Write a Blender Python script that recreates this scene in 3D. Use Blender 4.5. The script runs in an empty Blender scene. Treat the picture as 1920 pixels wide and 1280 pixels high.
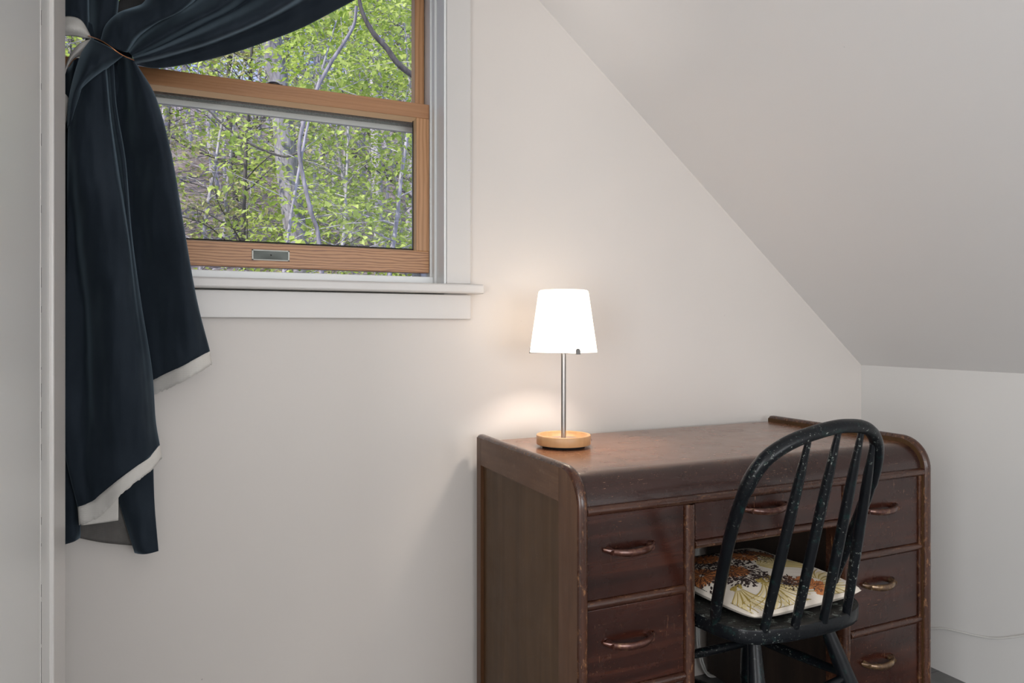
import bpy, math, random
from mathutils import noise as mnoise
from math import sin, cos, pi, radians, tan, sqrt
from mathutils import Vector, Matrix

S = bpy.context.scene
COL = S.collection

# ------------------------------------------------------------------ camera, world, sun, lights, exposure
EYE = (0.0, -1.756, 1.047)
YAW = radians(24.3)
FPX = 1350.0
HOR = 618.0
cd = bpy.data.cameras.new('camera'); cam = bpy.data.objects.new('camera', cd); COL.objects.link(cam)
cam.location = EYE
cam.rotation_euler = (pi / 2, 0, -YAW)
cd.sensor_width = 36.0; cd.sensor_fit = 'HORIZONTAL'
cd.lens = FPX / 1920 * 36
cd.shift_y = -(640 - HOR) / 1920
cd.clip_start = 0.02; cd.clip_end = 400
S.camera = cam

S.view_settings.view_transform = 'Standard'
S.view_settings.look = 'None'
S.view_settings.exposure = -0.07
S.view_settings.gamma = 1.0
S.view_settings.use_curve_mapping = False

W = bpy.data.worlds.new('world'); S.world = W; W.use_nodes = True
wn = W.node_tree; wn.nodes.clear()
wo = wn.nodes.new('ShaderNodeOutputWorld'); wb = wn.nodes.new('ShaderNodeBackground')
tc = wn.nodes.new('ShaderNodeTexCoord'); ns = wn.nodes.new('ShaderNodeTexNoise'); cr = wn.nodes.new('ShaderNodeValToRGB')
ns.inputs['Scale'].default_value = 3.0; ns.inputs['Detail'].default_value = 6
cr.color_ramp.elements[0].position = 0.45; cr.color_ramp.elements[0].color = (0.34, 0.46, 0.95, 1)
cr.color_ramp.elements[1].position = 0.70; cr.color_ramp.elements[1].color = (0.95, 0.96, 1.0, 1)
wn.links.new(tc.outputs['Generated'], ns.inputs['Vector'])
wn.links.new(ns.outputs['Fac'], cr.inputs['Fac'])
wn.links.new(cr.outputs['Color'], wb.inputs['Color'])
wb.inputs['Strength'].default_value = 1.25
wn.links.new(wb.outputs[0], wo.inputs[0])

def area(name, loc, rot, sx, sy, power, color):
    l = bpy.data.lights.new(name, 'AREA'); l.shape = 'RECTANGLE'; l.size = sx; l.size_y = sy
    l.energy = power; l.color = color
    o = bpy.data.objects.new(name, l); COL.objects.link(o); o.location = loc; o.rotation_euler = rot
    return o

sl = bpy.data.lights.new('sun', 'SUN'); sl.energy = 5.2; sl.angle = radians(0.6); sl.color = (1.0, 0.94, 0.84)
so = bpy.data.objects.new('sun', sl); COL.objects.link(so)
so.rotation_euler = Vector((0.85, 0.50, -0.95)).to_track_quat('-Z', 'Y').to_euler()
# added area lights stand in for unseen daylight behind and left of the camera
area('rear_fill_light', (0.95, -3.66, 1.16), (radians(90), 0, 0), 1.8, 1.05, 37, (0.93, 0.96, 1.0))  # added fill in front of the closed rear wall
area('side_fill_light', (-1.52, -2.75, 1.1), (radians(90), 0, radians(-97)), 1.5, 1.5, 60, (0.95, 0.97, 1.0))  # added fill beside the closed far left wall

# ------------------------------------------------------------------ measuring helpers: photo pixel -> point on a plane of the room
def ray(u, v):
    k = (u - 960) / FPX; m = (HOR - v) / FPX
    return (k * cos(YAW) + sin(YAW), cos(YAW) - k * sin(YAW), m)
def at(u, v, Y):
    r = ray(u, v); t = (Y - EYE[1]) / r[1]
    return Vector((r[0] * t, Y, EYE[2] + r[2] * t))

# ------------------------------------------------------------------ mesh helpers
class MB:
    def __init__(s): s.v = []; s.f = []; s.m = []; s.sm = []
    def add(s, vs, fs, mi=0, smooth=False):
        b = len(s.v); s.v += [tuple(p) for p in vs]
        for f in fs: s.f.append([b + i for i in f]); s.m.append(mi); s.sm.append(smooth)
        return s
    def box(s, x0, x1, y0, y1, z0, z1, mi=0):
        v = [(x, y, z) for x in (x0, x1) for y in (y0, y1) for z in (z0, z1)]
        return s.add(v, [(0,1,3,2),(4,6,7,5),(0,4,5,1),(2,3,7,6),(0,2,6,4),(1,5,7,3)], mi)
    def prism(s, poly, axis, a0, a1, mi=0, smooth=False):
        # poly of 2D points extruded along an axis
        n = len(poly)
        def P(p, a):
            return {'x': (a, p[0], p[1]), 'y': (p[0], a, p[1]), 'z': (p[0], p[1], a)}[axis]
        v = [P(p, a0) for p in poly] + [P(p, a1) for p in poly]
        f = [(i, (i + 1) % n, n + (i + 1) % n, n + i) for i in range(n)]
        s.add(v, f, mi, smooth)
        s.add(v[:n], [list(range(n))[::-1]], mi); s.add(v[n:], [list(range(n))], mi)
        return s
    def grid(s, rows, mi=0, smooth=True, closed=False):
        n = len(rows[0]); v = [p for r in rows for p in r]; f = []
        for i in range(len(rows) - 1):
            for j in range(n if closed else n - 1):
                k = (j + 1) % n
                f.append((i * n + j, i * n + k, (i + 1) * n + k, (i + 1) * n + j))
        return s.add(v, f, mi, smooth)
    def tube(s, pts, rad, seg=8, mi=0, caps=True, flat=None, up=None, smooth=True):
        pts = [Vector(p) for p in pts]; n = len(pts)
        if not hasattr(rad, '__len__'): rad = [rad] * n
        rows = []; prev = None
        for i, p in enumerate(pts):
            t = (pts[min(i + 1, n - 1)] - pts[max(i - 1, 0)])
            t = t.normalized() if t.length > 1e-9 else Vector((0, 0, 1))
            if prev is None:
                a = Vector(up) if up else (Vector((0, 0, 1)) if abs(t.z) < .9 else Vector((1, 0, 0)))
            else: a = prev
            a = (a - t * a.dot(t)).normalized(); b = t.cross(a); prev = a
            r = rad[i]; fl = flat if flat else 1.0
            rows.append([p + a * (cos(2 * pi * j / seg) * r) + b * (sin(2 * pi * j / seg) * r * fl) for j in range(seg)])
        s.grid(rows, mi, smooth, closed=True)
        if caps:
            s.add(rows[0], [list(range(seg))], mi); s.add(rows[-1], [list(range(seg))[::-1]], mi)
        return s
    def lathe(s, prof, c, seg=48, mi=0, smooth=True):
        rows = [[(c[0] + r * cos(2 * pi * j / seg), c[1] + r * sin(2 * pi * j / seg), c[2] + z) for j in range(seg)] for r, z in prof]
        return s.grid(rows, mi, smooth, closed=True)
    def build(s, name, mats, parent=None, bevel=0, solid=0, sub=0, seg=2, fix=True):
        me = bpy.data.meshes.new(name); me.from_pydata(s.v, [], s.f); me.update()
        if not isinstance(mats, (list, tuple)): mats = [mats]
        for m in mats: me.materials.append(m)
        for i, p in enumerate(me.polygons): p.material_index = s.m[i]; p.use_smooth = s.sm[i]
        if fix:
            import bmesh
            b = bmesh.new(); b.from_mesh(me); bmesh.ops.recalc_face_normals(b, faces=b.faces); b.to_mesh(me); b.free()
        o = bpy.data.objects.new(name, me); COL.objects.link(o)
        if parent:
            o.parent = parent
            o.matrix_parent_inverse = parent.matrix_basis.inverted()
        if sub:
            q = o.modifiers.new('sub', 'SUBSURF'); q.levels = sub; q.render_levels = sub
        if solid:
            q = o.modifiers.new('solid', 'SOLIDIFY'); q.thickness = solid; q.offset = 0
        if bevel:
            q = o.modifiers.new('bevel', 'BEVEL'); q.width = bevel; q.segments = seg; q.limit_method = 'ANGLE'; q.angle_limit = radians(40)
            q.harden_normals = False
        return o

def empty(name, loc):
    o = bpy.data.objects.new(name, None); COL.objects.link(o); o.location = loc; o.empty_display_size = .1
    return o
def tag(o, label=None, cat=None, group=None, kind=None):
    if label: o['label'] = label
    if cat: o['category'] = cat
    if group: o['group'] = group
    if kind: o['kind'] = kind
    return o
def struct(o): o['kind'] = 'structure'; return o

def crom(P, n):
    # Catmull-Rom resample of a list of tuples into n points
    P = [Vector(p) for p in P]; m = len(P) - 1; out = []
    for i in range(n):
        t = i / (n - 1) * m; k = min(int(t), m - 1); f = t - k
        p1 = P[k]; p2 = P[k + 1]; p0 = P[k - 1] if k > 0 else 2 * p1 - p2; p3 = P[k + 2] if k + 2 <= m else 2 * p2 - p1
        out.append(0.5 * ((2 * p1) + (p2 - p0) * f + (2 * p0 - 5 * p1 + 4 * p2 - p3) * f * f + (3 * p1 - p0 - 3 * p2 + p3) * f * f * f))
    return out

# ------------------------------------------------------------------ materials
class NT:
    def __init__(s, name):
        s.m = bpy.data.materials.new(name); s.m.use_nodes = True; s.t = s.m.node_tree; s.t.nodes.clear()
        s.out = s.n('ShaderNodeOutputMaterial')
    def n(s, typ, **kw):
        q = s.t.nodes.new(typ)
        for k, v in kw.items(): setattr(q, k, v)
        return q
    def set(s, node, **kw):
        for k, v in kw.items():
            k = k.replace('_', ' ')
            if hasattr(v, 'is_output'): s.t.links.new(v, node.inputs[k])
            else:
                i = node.inputs[k]
                i.default_value = (*v, 1) if (hasattr(v, '__len__') and len(v) == 3 and i.type == 'RGBA') else v
        return node
    def link(s, a, b): s.t.links.new(a, b)
    def coord(s, scale=(1, 1, 1), rot=(0, 0, 0), kind='Object'):
        c = s.n('ShaderNodeTexCoord'); mp = s.n('ShaderNodeMapping')
        mp.inputs['Scale'].default_value = scale; mp.inputs['Rotation'].default_value = rot
        s.link(c.outputs[kind], mp.inputs['Vector']); return mp.outputs[0]
    def noise(s, vec, scale, detail=4, rough=.5, dist=0):
        q = s.n('ShaderNodeTexNoise'); s.set(q, Scale=scale, Detail=detail, Roughness=rough, Distortion=dist); s.link(vec, q.inputs['Vector']); return q.outputs['Fac']
    def ramp(s, fac, stops):
        q = s.n('ShaderNodeValToRGB'); e = q.color_ramp.elements
        while len(e) < len(stops): e.new(.5)
        for i, (p, c) in enumerate(stops):
            e[i].position = p; e[i].color = (*c, 1) if hasattr(c, '__len__') else (c, c, c, 1)
        s.link(fac, q.inputs['Fac']); return q.outputs['Color']
    def mix(s, fac, a, b, mode='MIX'):
        q = s.n('ShaderNodeMix', data_type='RGBA', blend_type=mode)
        for sock, val in ((q.inputs[0], fac), (q.inputs[6], a), (q.inputs[7], b)):
            if hasattr(val, 'is_output'): s.link(val, sock)
            elif hasattr(val, '__len__'): sock.default_value = (*val, 1)
            else: sock.default_value = val
        return q.outputs[2]
    def math(s, op, a, b=0.0):
        q = s.n('ShaderNodeMath', operation=op)
        for i, v in enumerate((a, b)):
            if hasattr(v, 'is_output'): s.link(v, q.inputs[i])
            else: q.inputs[i].default_value = v
        return q.outputs[0]
    def bump(s, h, strength=.2, dist=.001):
        q = s.n('ShaderNodeBump'); q.inputs['Strength'].default_value = strength; q.inputs['Distance'].default_value = dist
        s.link(h, q.inputs['Height']); return q.outputs[0]
    def bsdf(s, **kw):
        q = s.n('ShaderNodeBsdfPrincipled'); s.set(q, **kw); s.link(q.outputs[0], s.out.inputs[0]); return q

def mat_plain(name, col, rough=.5, metal=0, **kw):
    t = NT(name); t.bsdf(Base_Color=col, Roughness=rough, Metallic=metal, **kw); return t.m

def mat_paint(name, col, rough=.45, mott=.03, bump=.25, specks=True):
    t = NT(name); v = t.coord()
    a = t.noise(v, 1.6, 3); b = t.noise(v, 55, 6, .6); c = t.noise(v, 9, 3)
    d = tuple(x * (1 - mott) for x in col)
    colr = t.mix(t.ramp(a, [(.35, 0.), (.65, 1.)]), col, d)
    h = t.math('ADD', t.math('MULTIPLY', b, .5), c)
    if specks:
        s1 = t.ramp(t.noise(t.coord((1, 1, 1)), 48, 1, .4), [(.83, 0.), (.85, 1.)])
        colr = t.mix(s1, colr, tuple(x * .6 for x in col))
    t.bsdf(Base_Color=colr, Roughness=rough, Normal=t.bump(h, bump, .0012)); return t.m

M_wall = mat_paint('off_white_wall_paint', (.70, .655, .615))
M_slope = mat_paint('off_white_ceiling_paint', (.80, .785, .77), .5, .02)
M_knee = mat_paint('white_knee_wall_paint', (.74, .73, .71), .4, .02)
M_trim = mat_paint('white_gloss_trim_paint', (.66, .635, .61), .28, .02, .12, False)
M_jamb = mat_paint('left_wall_grey_paint', (.72, .72, .70), .32, .03, .12, False)
M_vinyl = mat_plain('white_window_vinyl', (.86, .88, .87), .3)
M_gap = mat_plain('dark_gap', (.02, .018, .015), .9)

def mat_floor():
    t = NT('grey_painted_floorboards'); v = t.coord((1, 1, 1))
    w = t.n('ShaderNodeTexBrick'); t.set(w, Color1=(.115, .115, .112), Color2=(.13, .128, .125), Mortar=(.03, .03, .03), Scale=1.0)
    w.inputs['Mortar Size'].default_value = .002; w.inputs['Brick Width'].default_value = 2.2; w.inputs['Row Height'].default_value = .14
    t.link(v, w.inputs['Vector']); n = t.noise(v, 30, 5)
    t.bsdf(Base_Color=t.mix(.2, w.outputs[0], t.ramp(n, [(.3, .05), (.7, .2)])), Roughness=.45, Normal=t.bump(n, .15)); return t.m
M_floor = mat_floor()

def mat_wood(name, dark, mid, light, rough, axis='z', scratch=.5, wear=(.42, .22, .11), scale=1.0, coat=.3, wearpos=.66, front=None, spec=.4):
    # stained, varnished and worn furniture wood; grain runs along the given axis
    t = NT(name); sc = {'z': (14, 14, 1.2), 'x': (1.2, 14, 14), 'y': (14, 1.2, 14)}[axis]
    v = t.coord(tuple(k * scale for k in sc)); vo = t.coord()
    g = t.noise(v, 2.2, 8, .62, .8); big = t.noise(vo, 5, 4)
    col = t.ramp(g, [(.3, dark), (.52, mid), (.72, light)])
    col = t.mix(t.ramp(big, [(.35, 0.), (.7, .45)]), col, dark)
    if front:                                  # varnish still dark on the front, rubbed pale on the flat of the top
        sp = t.n('ShaderNodeSeparateXYZ'); c = t.n('ShaderNodeTexCoord'); t.link(c.outputs['Object'], sp.inputs[0])
        yy = t.math('ADD', sp.outputs[1], t.math('MULTIPLY', t.math('SUBTRACT', t.noise(t.coord((6, 20, 20)), 2, 6, .7), .5), .05))
        k = t.n('ShaderNodeMapRange'); t.set(k, Value=yy); k.inputs['From Min'].default_value = front[1]; k.inputs['From Max'].default_value = front[2]
        fc = t.ramp(g, [(.3, front[0]), (.72, tuple(x * 1.8 for x in front[0]))])
        col = t.mix(k.outputs[0], fc, col)
    # fine pale scratches in two directions, in patches
    s1 = t.ramp(t.noise(t.coord((420, 420, 34), (.5, .3, .2)), 1.0, 2, .6), [(.69, 0.), (.74, 1.)])
    s2 = t.ramp(t.noise(t.coord((50, 50, 460), (.2, .9, .4)), 1.0, 2, .6), [(.70, 0.), (.74, 1.)])
    s3 = t.ramp(t.noise(vo, 300, 2, .6), [(.70, 0.), (.74, 1.)])
    patch = t.ramp(t.noise(vo, 8, 4), [(.44, 0.), (.62, 1.)])
    sm = t.math('MULTIPLY', t.math('MULTIPLY', t.math('MAXIMUM', t.math('MAXIMUM', s1, s2), s3), patch), scratch)
    col = t.mix(sm, col, wear)
    av = t.coord({'z': (1, 1, .35), 'x': (.35, 1, 1), 'y': (1, .35, 1)}[axis])
    rb = t.ramp(t.noise(av, 130, 6, .7), [(wearpos, 0.), (wearpos + .12, 1.)])
    col = t.mix(t.math('MULTIPLY', rb, min(1, scratch)), col, tuple(x * .6 for x in wear))
    rr = t.math('ADD', t.math('MULTIPLY', t.noise(vo, 18, 4), .18), rough - .09)
    t.bsdf(Base_Color=col, Roughness=rr, Normal=t.bump(g, .12, .0006), Coat_Weight=coat, Coat_Roughness=.22, Specular_IOR_Level=spec); return t.m

M_desk = mat_wood('dark_mahogany_stain', (.014, .0035, .002), (.036, .009, .005), (.072, .020, .010), .26, 'x', .8, (.30, .15, .08), 1, .3)
M_deskside = mat_wood('faded_brown_stile_stain', (.075, .032, .014), (.115, .052, .024), (.16, .080, .040), .40, 'z', .5, (.34, .20, .12), 1, .05, .66, None, .25)
M_deskrail = mat_wood('faded_brown_rail_stain', (.078, .034, .016), (.12, .056, .027), (.165, .085, .043), .38, 'y', .9, (.36, .24, .14), 1, .05, .66, None, .25)
M_deskpan = mat_wood('olive_brown_panel_stain', (.060, .031, .013), (.088, .046, .020), (.115, .062, .028), .42, 'z', .3, (.28, .18, .10), .6, .0, .66, None, .2)
M_desktop = mat_wood('worn_brown_desk_top', (.15, .062, .030), (.215, .095, .050), (.28, .135, .075), .26, 'x', .6, (.46, .26, .16), 1, .3, .66, ((.022, .009, .007), -.515, -.475))
M_edge = mat_wood('worn_reddish_moulding', (.030, .011, .007), (.055, .020, .011), (.095, .036, .018), .28, 'x', .9, (.36, .17, .08), 1.4, .4, .58)
M_edgev = mat_wood('worn_reddish_upright', (.032, .012, .007), (.060, .022, .012), (.105, .040, .020), .28, 'z', 1.0, (.42, .20, .09), 1.4, .4, .56)
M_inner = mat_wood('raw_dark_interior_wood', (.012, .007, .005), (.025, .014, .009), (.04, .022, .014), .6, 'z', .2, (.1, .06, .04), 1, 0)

def mat_pine(name, axis, soft=False):
    t = NT(name)
    rot = (0, 0, 0)
    w = t.n('ShaderNodeTexWave', wave_type='BANDS', bands_direction={'x': 'Z', 'z': 'X'}[axis], wave_profile='SIN')
    sc = (.18, 1, 1) if axis == 'x' else (1, 1, .12)
    v = t.coord(sc)
    t.set(w, Scale=44.0 if axis == 'x' else 26.0, Distortion=5.5, Detail=2.0, Detail_Scale=1.4); t.link(v, w.inputs['Vector'])
    if axis == 'x':
        col = t.ramp(w.outputs['Fac'], [(.0, (.24, .09, .035)), (.25, (.44, .205, .085)), (.8, (.56, .29, .13))])
    else:
        col = t.ramp(w.outputs['Fac'], [(.0, (.42, .20, .085)), (.4, (.52, .27, .12)), (.9, (.58, .31, .145))])
    if soft: col = t.ramp(t.noise(t.coord((1.5, 60, 60)), 2, 5), [(.3, (.40, .185, .08)), (.7, (.50, .25, .115))])
    n = t.noise(t.coord((1, 1, 1)), 24, 4)
    col = t.mix(t.math('MULTIPLY', n, .35), col, (.42, .22, .10))
    t.bsdf(Base_Color=col, Roughness=.38, Normal=t.bump(w.outputs['Fac'], .15, .0006)); return t.m
M_pine = mat_pine('orange_pine_rail', 'x'); M_pinev = mat_pine('orange_pine_stile', 'z'); M_pinet = mat_pine('plain_pine_rail', 'x', True)
M_bead = mat_plain('pale_pine_bead', (.68, .46, .27), .45)

def mat_alu():
    t = NT('weathered_aluminium'); v = t.coord((1, 1, 1)); n = t.noise(v, 220, 3, .7)
    t.bsdf(Base_Color=t.ramp(n, [(.35, (.34, .36, .35)), (.65, (.52, .55, .54))]), Metallic=.5, Roughness=.45); return t.m
M_alu = mat_alu()
def mat_glass():
    t = NT('window_glass'); tr = t.n('ShaderNodeBsdfTransparent'); gl = t.n('ShaderNodeBsdfGlossy'); mx = t.n('ShaderNodeMixShader')
    tr.inputs[0].default_value = (.97, .98, .97, 1); gl.inputs['Roughness'].default_value = .02
    lw = t.n('ShaderNodeFresnel'); lw.inputs['IOR'].default_value = 1.45
    t.link(t.math('MULTIPLY', lw.outputs[0], .5), mx.inputs[0]); t.link(tr.outputs[0], mx.inputs[1]); t.link(gl.outputs[0], mx.inputs[2]); t.link(mx.outputs[0], t.out.inputs[0])
    return t.m
M_glass = mat_glass()

def mat_velvet():
    t = NT('dark_navy_velvet'); v = t.coord((1, 1, 1)); n = t.noise(v, 7, 4); f = t.noise(v, 900, 2)
    col = t.ramp(n, [(.3, (.012, .018, .026)), (.7, (.020, .028, .039))])
    t.bsdf(Base_Color=col, Roughness=.8, Sheen_Weight=.42, Sheen_Roughness=.40, Sheen_Tint=(.44, .60, .72), Specular_IOR_Level=.15, Normal=t.bump(f, .2, .0006)); return t.m
M_velvet = mat_velvet()
def mat_cloth(name, a, b, sc=420, bump=.5):
    t = NT(name); w = t.n('ShaderNodeTexWave', bands_direction='Z'); w2 = t.n('ShaderNodeTexWave', bands_direction='X')
    for q in (w, w2): t.set(q, Scale=sc / 2, Distortion=1.0); t.link(t.coord(), q.inputs['Vector'])
    h = t.math('MULTIPLY', w.outputs['Fac'], w2.outputs['Fac']); n = t.noise(t.coord(), 60, 4)
    t.bsdf(Base_Color=t.mix(t.math('MULTIPLY', t.math('ADD', h, n), .5), a, b), Roughness=.9, Normal=t.bump(h, bump, .0006)); return t.m
M_hem = mat_cloth('unbleached_linen_hem', (.60, .57, .53), (.78, .76, .72))
M_lining = mat_cloth('grey_lining_cloth', (.07, .065, .06), (.17, .16, .15), 300)
M_lining2 = mat_cloth('dark_grey_mesh_lining', (.012, .012, .013), (.06, .06, .062), 260)
M_copper = mat_plain('copper_wire', (.75, .33, .15), .35, .9)

def mat_chair(name, dust):
    t = NT(name); v = t.coord()
    base = t.mix(t.noise(v, 6, 3), (.0025, .003, .004), (.006, .0075, .010))
    if dust:
        gr = t.noise(t.coord((10, 60, 30)), 2, 6, .7)
        base = t.mix(t.ramp(gr, [(.35, 0.), (.7, .8)]), base, (.060, .056, .049))
    big = t.ramp(t.noise(v, 7, 3), [(.45, 0.), (.60, 1.)])
    chips = t.ramp(t.noise(v, 170, 4, .7), [(.61, 0.), (.65, 1.)])
    teal = t.ramp(t.noise(v, 45, 5, .7), [(.56, 0.), (.66, 1.)])
    col = t.mix(t.math('MULTIPLY', teal, .45), base, (.012, .045, .040))
    cm = t.math('MULTIPLY', t.math('MULTIPLY', chips, big), .8)
    if dust:
        c2 = t.math('MULTIPLY', t.ramp(t.noise(v, 38, 8, .75), [(.56, 0.), (.60, 1.)]), t.ramp(t.noise(v, 9, 2), [(.48, 0.), (.54, 1.)]))
        cm = t.math('MAXIMUM', cm, c2)
    col = t.mix(cm, col, (.27, .30, .27))
    rg = t.math('ADD', t.math('MULTIPLY', t.noise(v, 30, 4), .22), .20 if not dust else .42)
    t.bsdf(Base_Color=col, Roughness=rg, Specular_IOR_Level=.26, Normal=t.bump(t.noise(v, 140, 4), .3, .0008)); return t.m

M_black = mat_chair('chipped_black_paint', False)
M_seat = mat_chair('dusty_chipped_black_seat_paint', True)

M_beech = mat_wood('pale_beech', (.52, .29, .13), (.60, .35, .17), (.66, .41, .21), .4, 'z', 0.0, (.6, .4, .2), 1, .1)
M_steel = mat_plain('brushed_steel', (.33, .31, .295), .3, 1.0)
M_steeld = mat_plain('dark_steel_clip', (.16, .155, .15), .45, .7)
M_rubber = mat_plain('black_rubber_foot', (.01, .01, .01), .8)
M_cable = mat_plain('white_plastic_cable', (.72, .71, .68), .4)
def mat_shade():
    t = NT('lit_frosted_glass_shade'); p = t.n('ShaderNodeBsdfPrincipled')
    t.set(p, Base_Color=(.92, .88, .80), Roughness=.35, Emission_Color=(1.0, .92, .84), Emission_Strength=1.9)
    tl = t.n('ShaderNodeBsdfTranslucent'); tl.inputs[0].default_value = (.95, .88, .78, 1)
    mx = t.n('ShaderNodeMixShader'); mx.inputs[0].default_value = .38
    t.link(p.outputs[0], mx.inputs[1]); t.link(tl.outputs[0], mx.inputs[2]); t.link(mx.outputs[0], t.out.inputs[0]); return t.m
M_shade = mat_shade()
M_bulb = NT('lit_bulb'); M_bulb.bsdf(Base_Color=(1, .9, .8), Emission_Color=(1, .82, .6), Emission_Strength=6.0); M_bulb = M_bulb.m
def mat_brass(name, a, b, c):
    t = NT(name); v = t.coord(); n = t.noise(v, 90, 4, .6)
    t.bsdf(Base_Color=t.ramp(n, [(.35, a), (.55, b), (.7, c)]), Metallic=.55, Roughness=.28, Coat_Weight=.5, Coat_Roughness=.15); return t.m
M_pull = mat_brass('brown_lacquered_pull', (.05, .015, .010), (.10, .034, .022), (.22, .12, .07))
M_pullb = mat_brass('worn_brass_pull', (.07, .035, .02), (.15, .085, .04), (.34, .22, .10))

# outdoors
def mat_leaf(name, a, b):
    t = NT(name); g = t.n('ShaderNodeNewGeometry')
    oi = t.n('ShaderNodeObjectInfo')
    col = t.mix(g.outputs['Random Per Island'], a, b)
    p = t.n('ShaderNodeBsdfPrincipled'); t.set(p, Base_Color=col, Roughness=.45)
    tl = t.n('ShaderNodeBsdfTranslucent'); t.link(col, tl.inputs[0])
    mx = t.n('ShaderNodeMixShader'); mx.inputs[0].default_value = .42
    t.link(p.outputs[0], mx.inputs[1]); t.link(tl.outputs[0], mx.inputs[2]); t.link(mx.outputs[0], t.out.inputs[0]); return t.m
M_leaf = mat_leaf('fresh_green_leaves', (.30, .44, .06), (.70, .80, .22))
M_leaf2 = mat_leaf('olive_spring_leaves', (.34, .32, .14), (.66, .62, .32))
def mat_bark(name, a, b):
    t = NT(name); v = t.coord((6, 6, 1.2)); n = t.noise(v, 3, 6, .65)
    t.bsdf(Base_Color=t.ramp(n, [(.3, a), (.7, b)]), Roughness=.85, Normal=t.bump(n, .5, .02)); return t.m
M_bark = mat_bark('pale_grey_bark', (.24, .22, .25), (.62, .58, .66))
M_barkm = mat_bark('mottled_grey_bark', (.11, .10, .11), (.44, .41, .45))
M_barkd = mat_bark('dark_brown_bark', (.05, .042, .04), (.16, .14, .135))
def mat_litter():
    t = NT('leaf_litter'); v = t.coord(); n = t.noise(v, 1.3, 8, .7)
    t.bsdf(Base_Color=t.ramp(n, [(.3, (.08, .065, .06)), (.5, (.19, .15, .14)), (.7, (.34, .30, .29))]), Roughness=.95); return t.m
M_litter = mat_litter()

# ------------------------------------------------------------------ the room shell
KX = 2.106; KZ = 0.926; SL = 0.825          # knee wall plane, its height, pitch of the sloping ceiling
CZ = 2.26; CX = KX - (CZ - KZ) / SL          # flat ceiling height, where the slope meets it
RY = -3.70; LX = -1.60
WX0, WX1, WZ0, WZ1 = -0.33, 0.602, 1.135, 2.06   # window opening
struct(MB().box(LX - .2, KX + .2, RY - .2, .2, -.12, 0).build('floor', M_floor))
b = MB()
b.box(LX - .2, WX0, 0, .18, 0, CZ + .1); b.box(WX1, KX + .2, 0, .18, 0, CZ + .1)
b.box(WX0, WX1, 0, .18, 0, WZ0); b.box(WX0, WX1, 0, .18, WZ1, CZ + .1)
struct(b.build('wall_back', M_wall))
struct(MB().box(KX, KX + .15, RY, 0, 0, KZ + .02).build('wall_right', M_knee))
th = .16
struct(MB().prism([(KX + .15, KZ - .15 * SL), (CX, CZ), (CX, CZ + th * 1.4), (KX + .15, KZ - .15 * SL + th * 1.4)], 'y', RY, 0).build('ceiling_slope', M_slope))
struct(MB().box(LX - .2, CX, RY, 0, CZ, CZ + .15).build('ceiling', M_slope))
struct(MB().box(LX - .2, KX + .2, RY - .15, RY, 0, CZ + .15).build('wall_rear', M_wall))
struct(MB().box(LX - .15, LX, RY, 0, 0, CZ).build('wall_far_left', M_wall))
# projecting partition at the left edge of the picture, made of boards with narrow gaps
PX = -0.197
b = MB()
b.box(-1.60, PX - .004, -.98, -.310, 0, CZ)
struct(b.build('wall_left', M_jamb))
b = MB(); b.box(PX - .03, PX, -.5075, -.306, 0, CZ)
struct(b.build('trim_1', M_jamb, bevel=.003, seg=3))
struct(MB().box(PX - .03, PX + .0015, -1.0, -.5125, 0, CZ).build('trim_2', M_jamb, bevel=.002))
struct(MB().box(PX - .01, PX + .0022, -.5117, -.5082, 0, CZ).build('trim_3', M_trim, bevel=.0008))
struct(MB().box(PX - .03, PX + .006, -.425, -.306, 0, CZ).build('trim_4', M_trim, bevel=.003, seg=3))
# small dark chips where the paint has cracked along the board joint
random.seed(5)
b = MB()
z = .02
while z < 1.75:
    l = random.uniform(.004, .03) if z > .62 else random.uniform(.02, .11)
    b.box(PX + .0021, PX + .0025, -.5098, -.5088, z, z + l)
    z += l + (random.uniform(.01, .09) if z > .62 else random.uniform(.003, .02))
struct(b.build('trim_5', M_gap))

# ------------------------------------------------------------------ the window
win = struct(empty('window_1', ((WX0 + WX1) / 2, 0, WZ0)))
CW = .066
b = MB()
b.box(WX1, WX1 + CW, -.019, 0, 1.164, WZ1 + .07); b.box(WX0 - CW, WX0, -.019, 0, 1.164, WZ1 + .07)
b.box(WX0, WX1, -.019, 0, WZ1, WZ1 + .07)
b.build('casing', M_trim, win, bevel=.0025, seg=3)
b = MB(); b.box(WX0 - CW - .03, WX1 + CW + .028, -.046, .064, 1.139, 1.163)
b.build('window_sill', M_trim, win, bevel=.005, seg=3)
b = MB(); b.box(WX0 - CW, WX1 + CW, -.019, 0, 1.074, 1.1365)
b.build('apron', M_trim, win, bevel=.002)
b = MB()                                   # fixed frame: side liners, head, outer sill
b.box(.585, WX1, .066, .20, 1.186, WZ1); b.box(WX0, WX0 + .017, .066, .20, 1.186, WZ1)
b.box(WX1 - .006, WX1, -.016, .066, 1.163, WZ1); b.box(WX0, WX0 + .006, -.016, .066, 1.163, WZ1)
b.box(WX1 - .012, WX1 - .004, .044, .066, 1.163, WZ1)
b.box(WX0, WX1, .066, .20, WZ1 - .02, WZ1)
b.box(WX0, WX1, .058, .24, 1.15, 1.186)
b.build('window_frame', M_vinyl, win, bevel=.0015)
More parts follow.
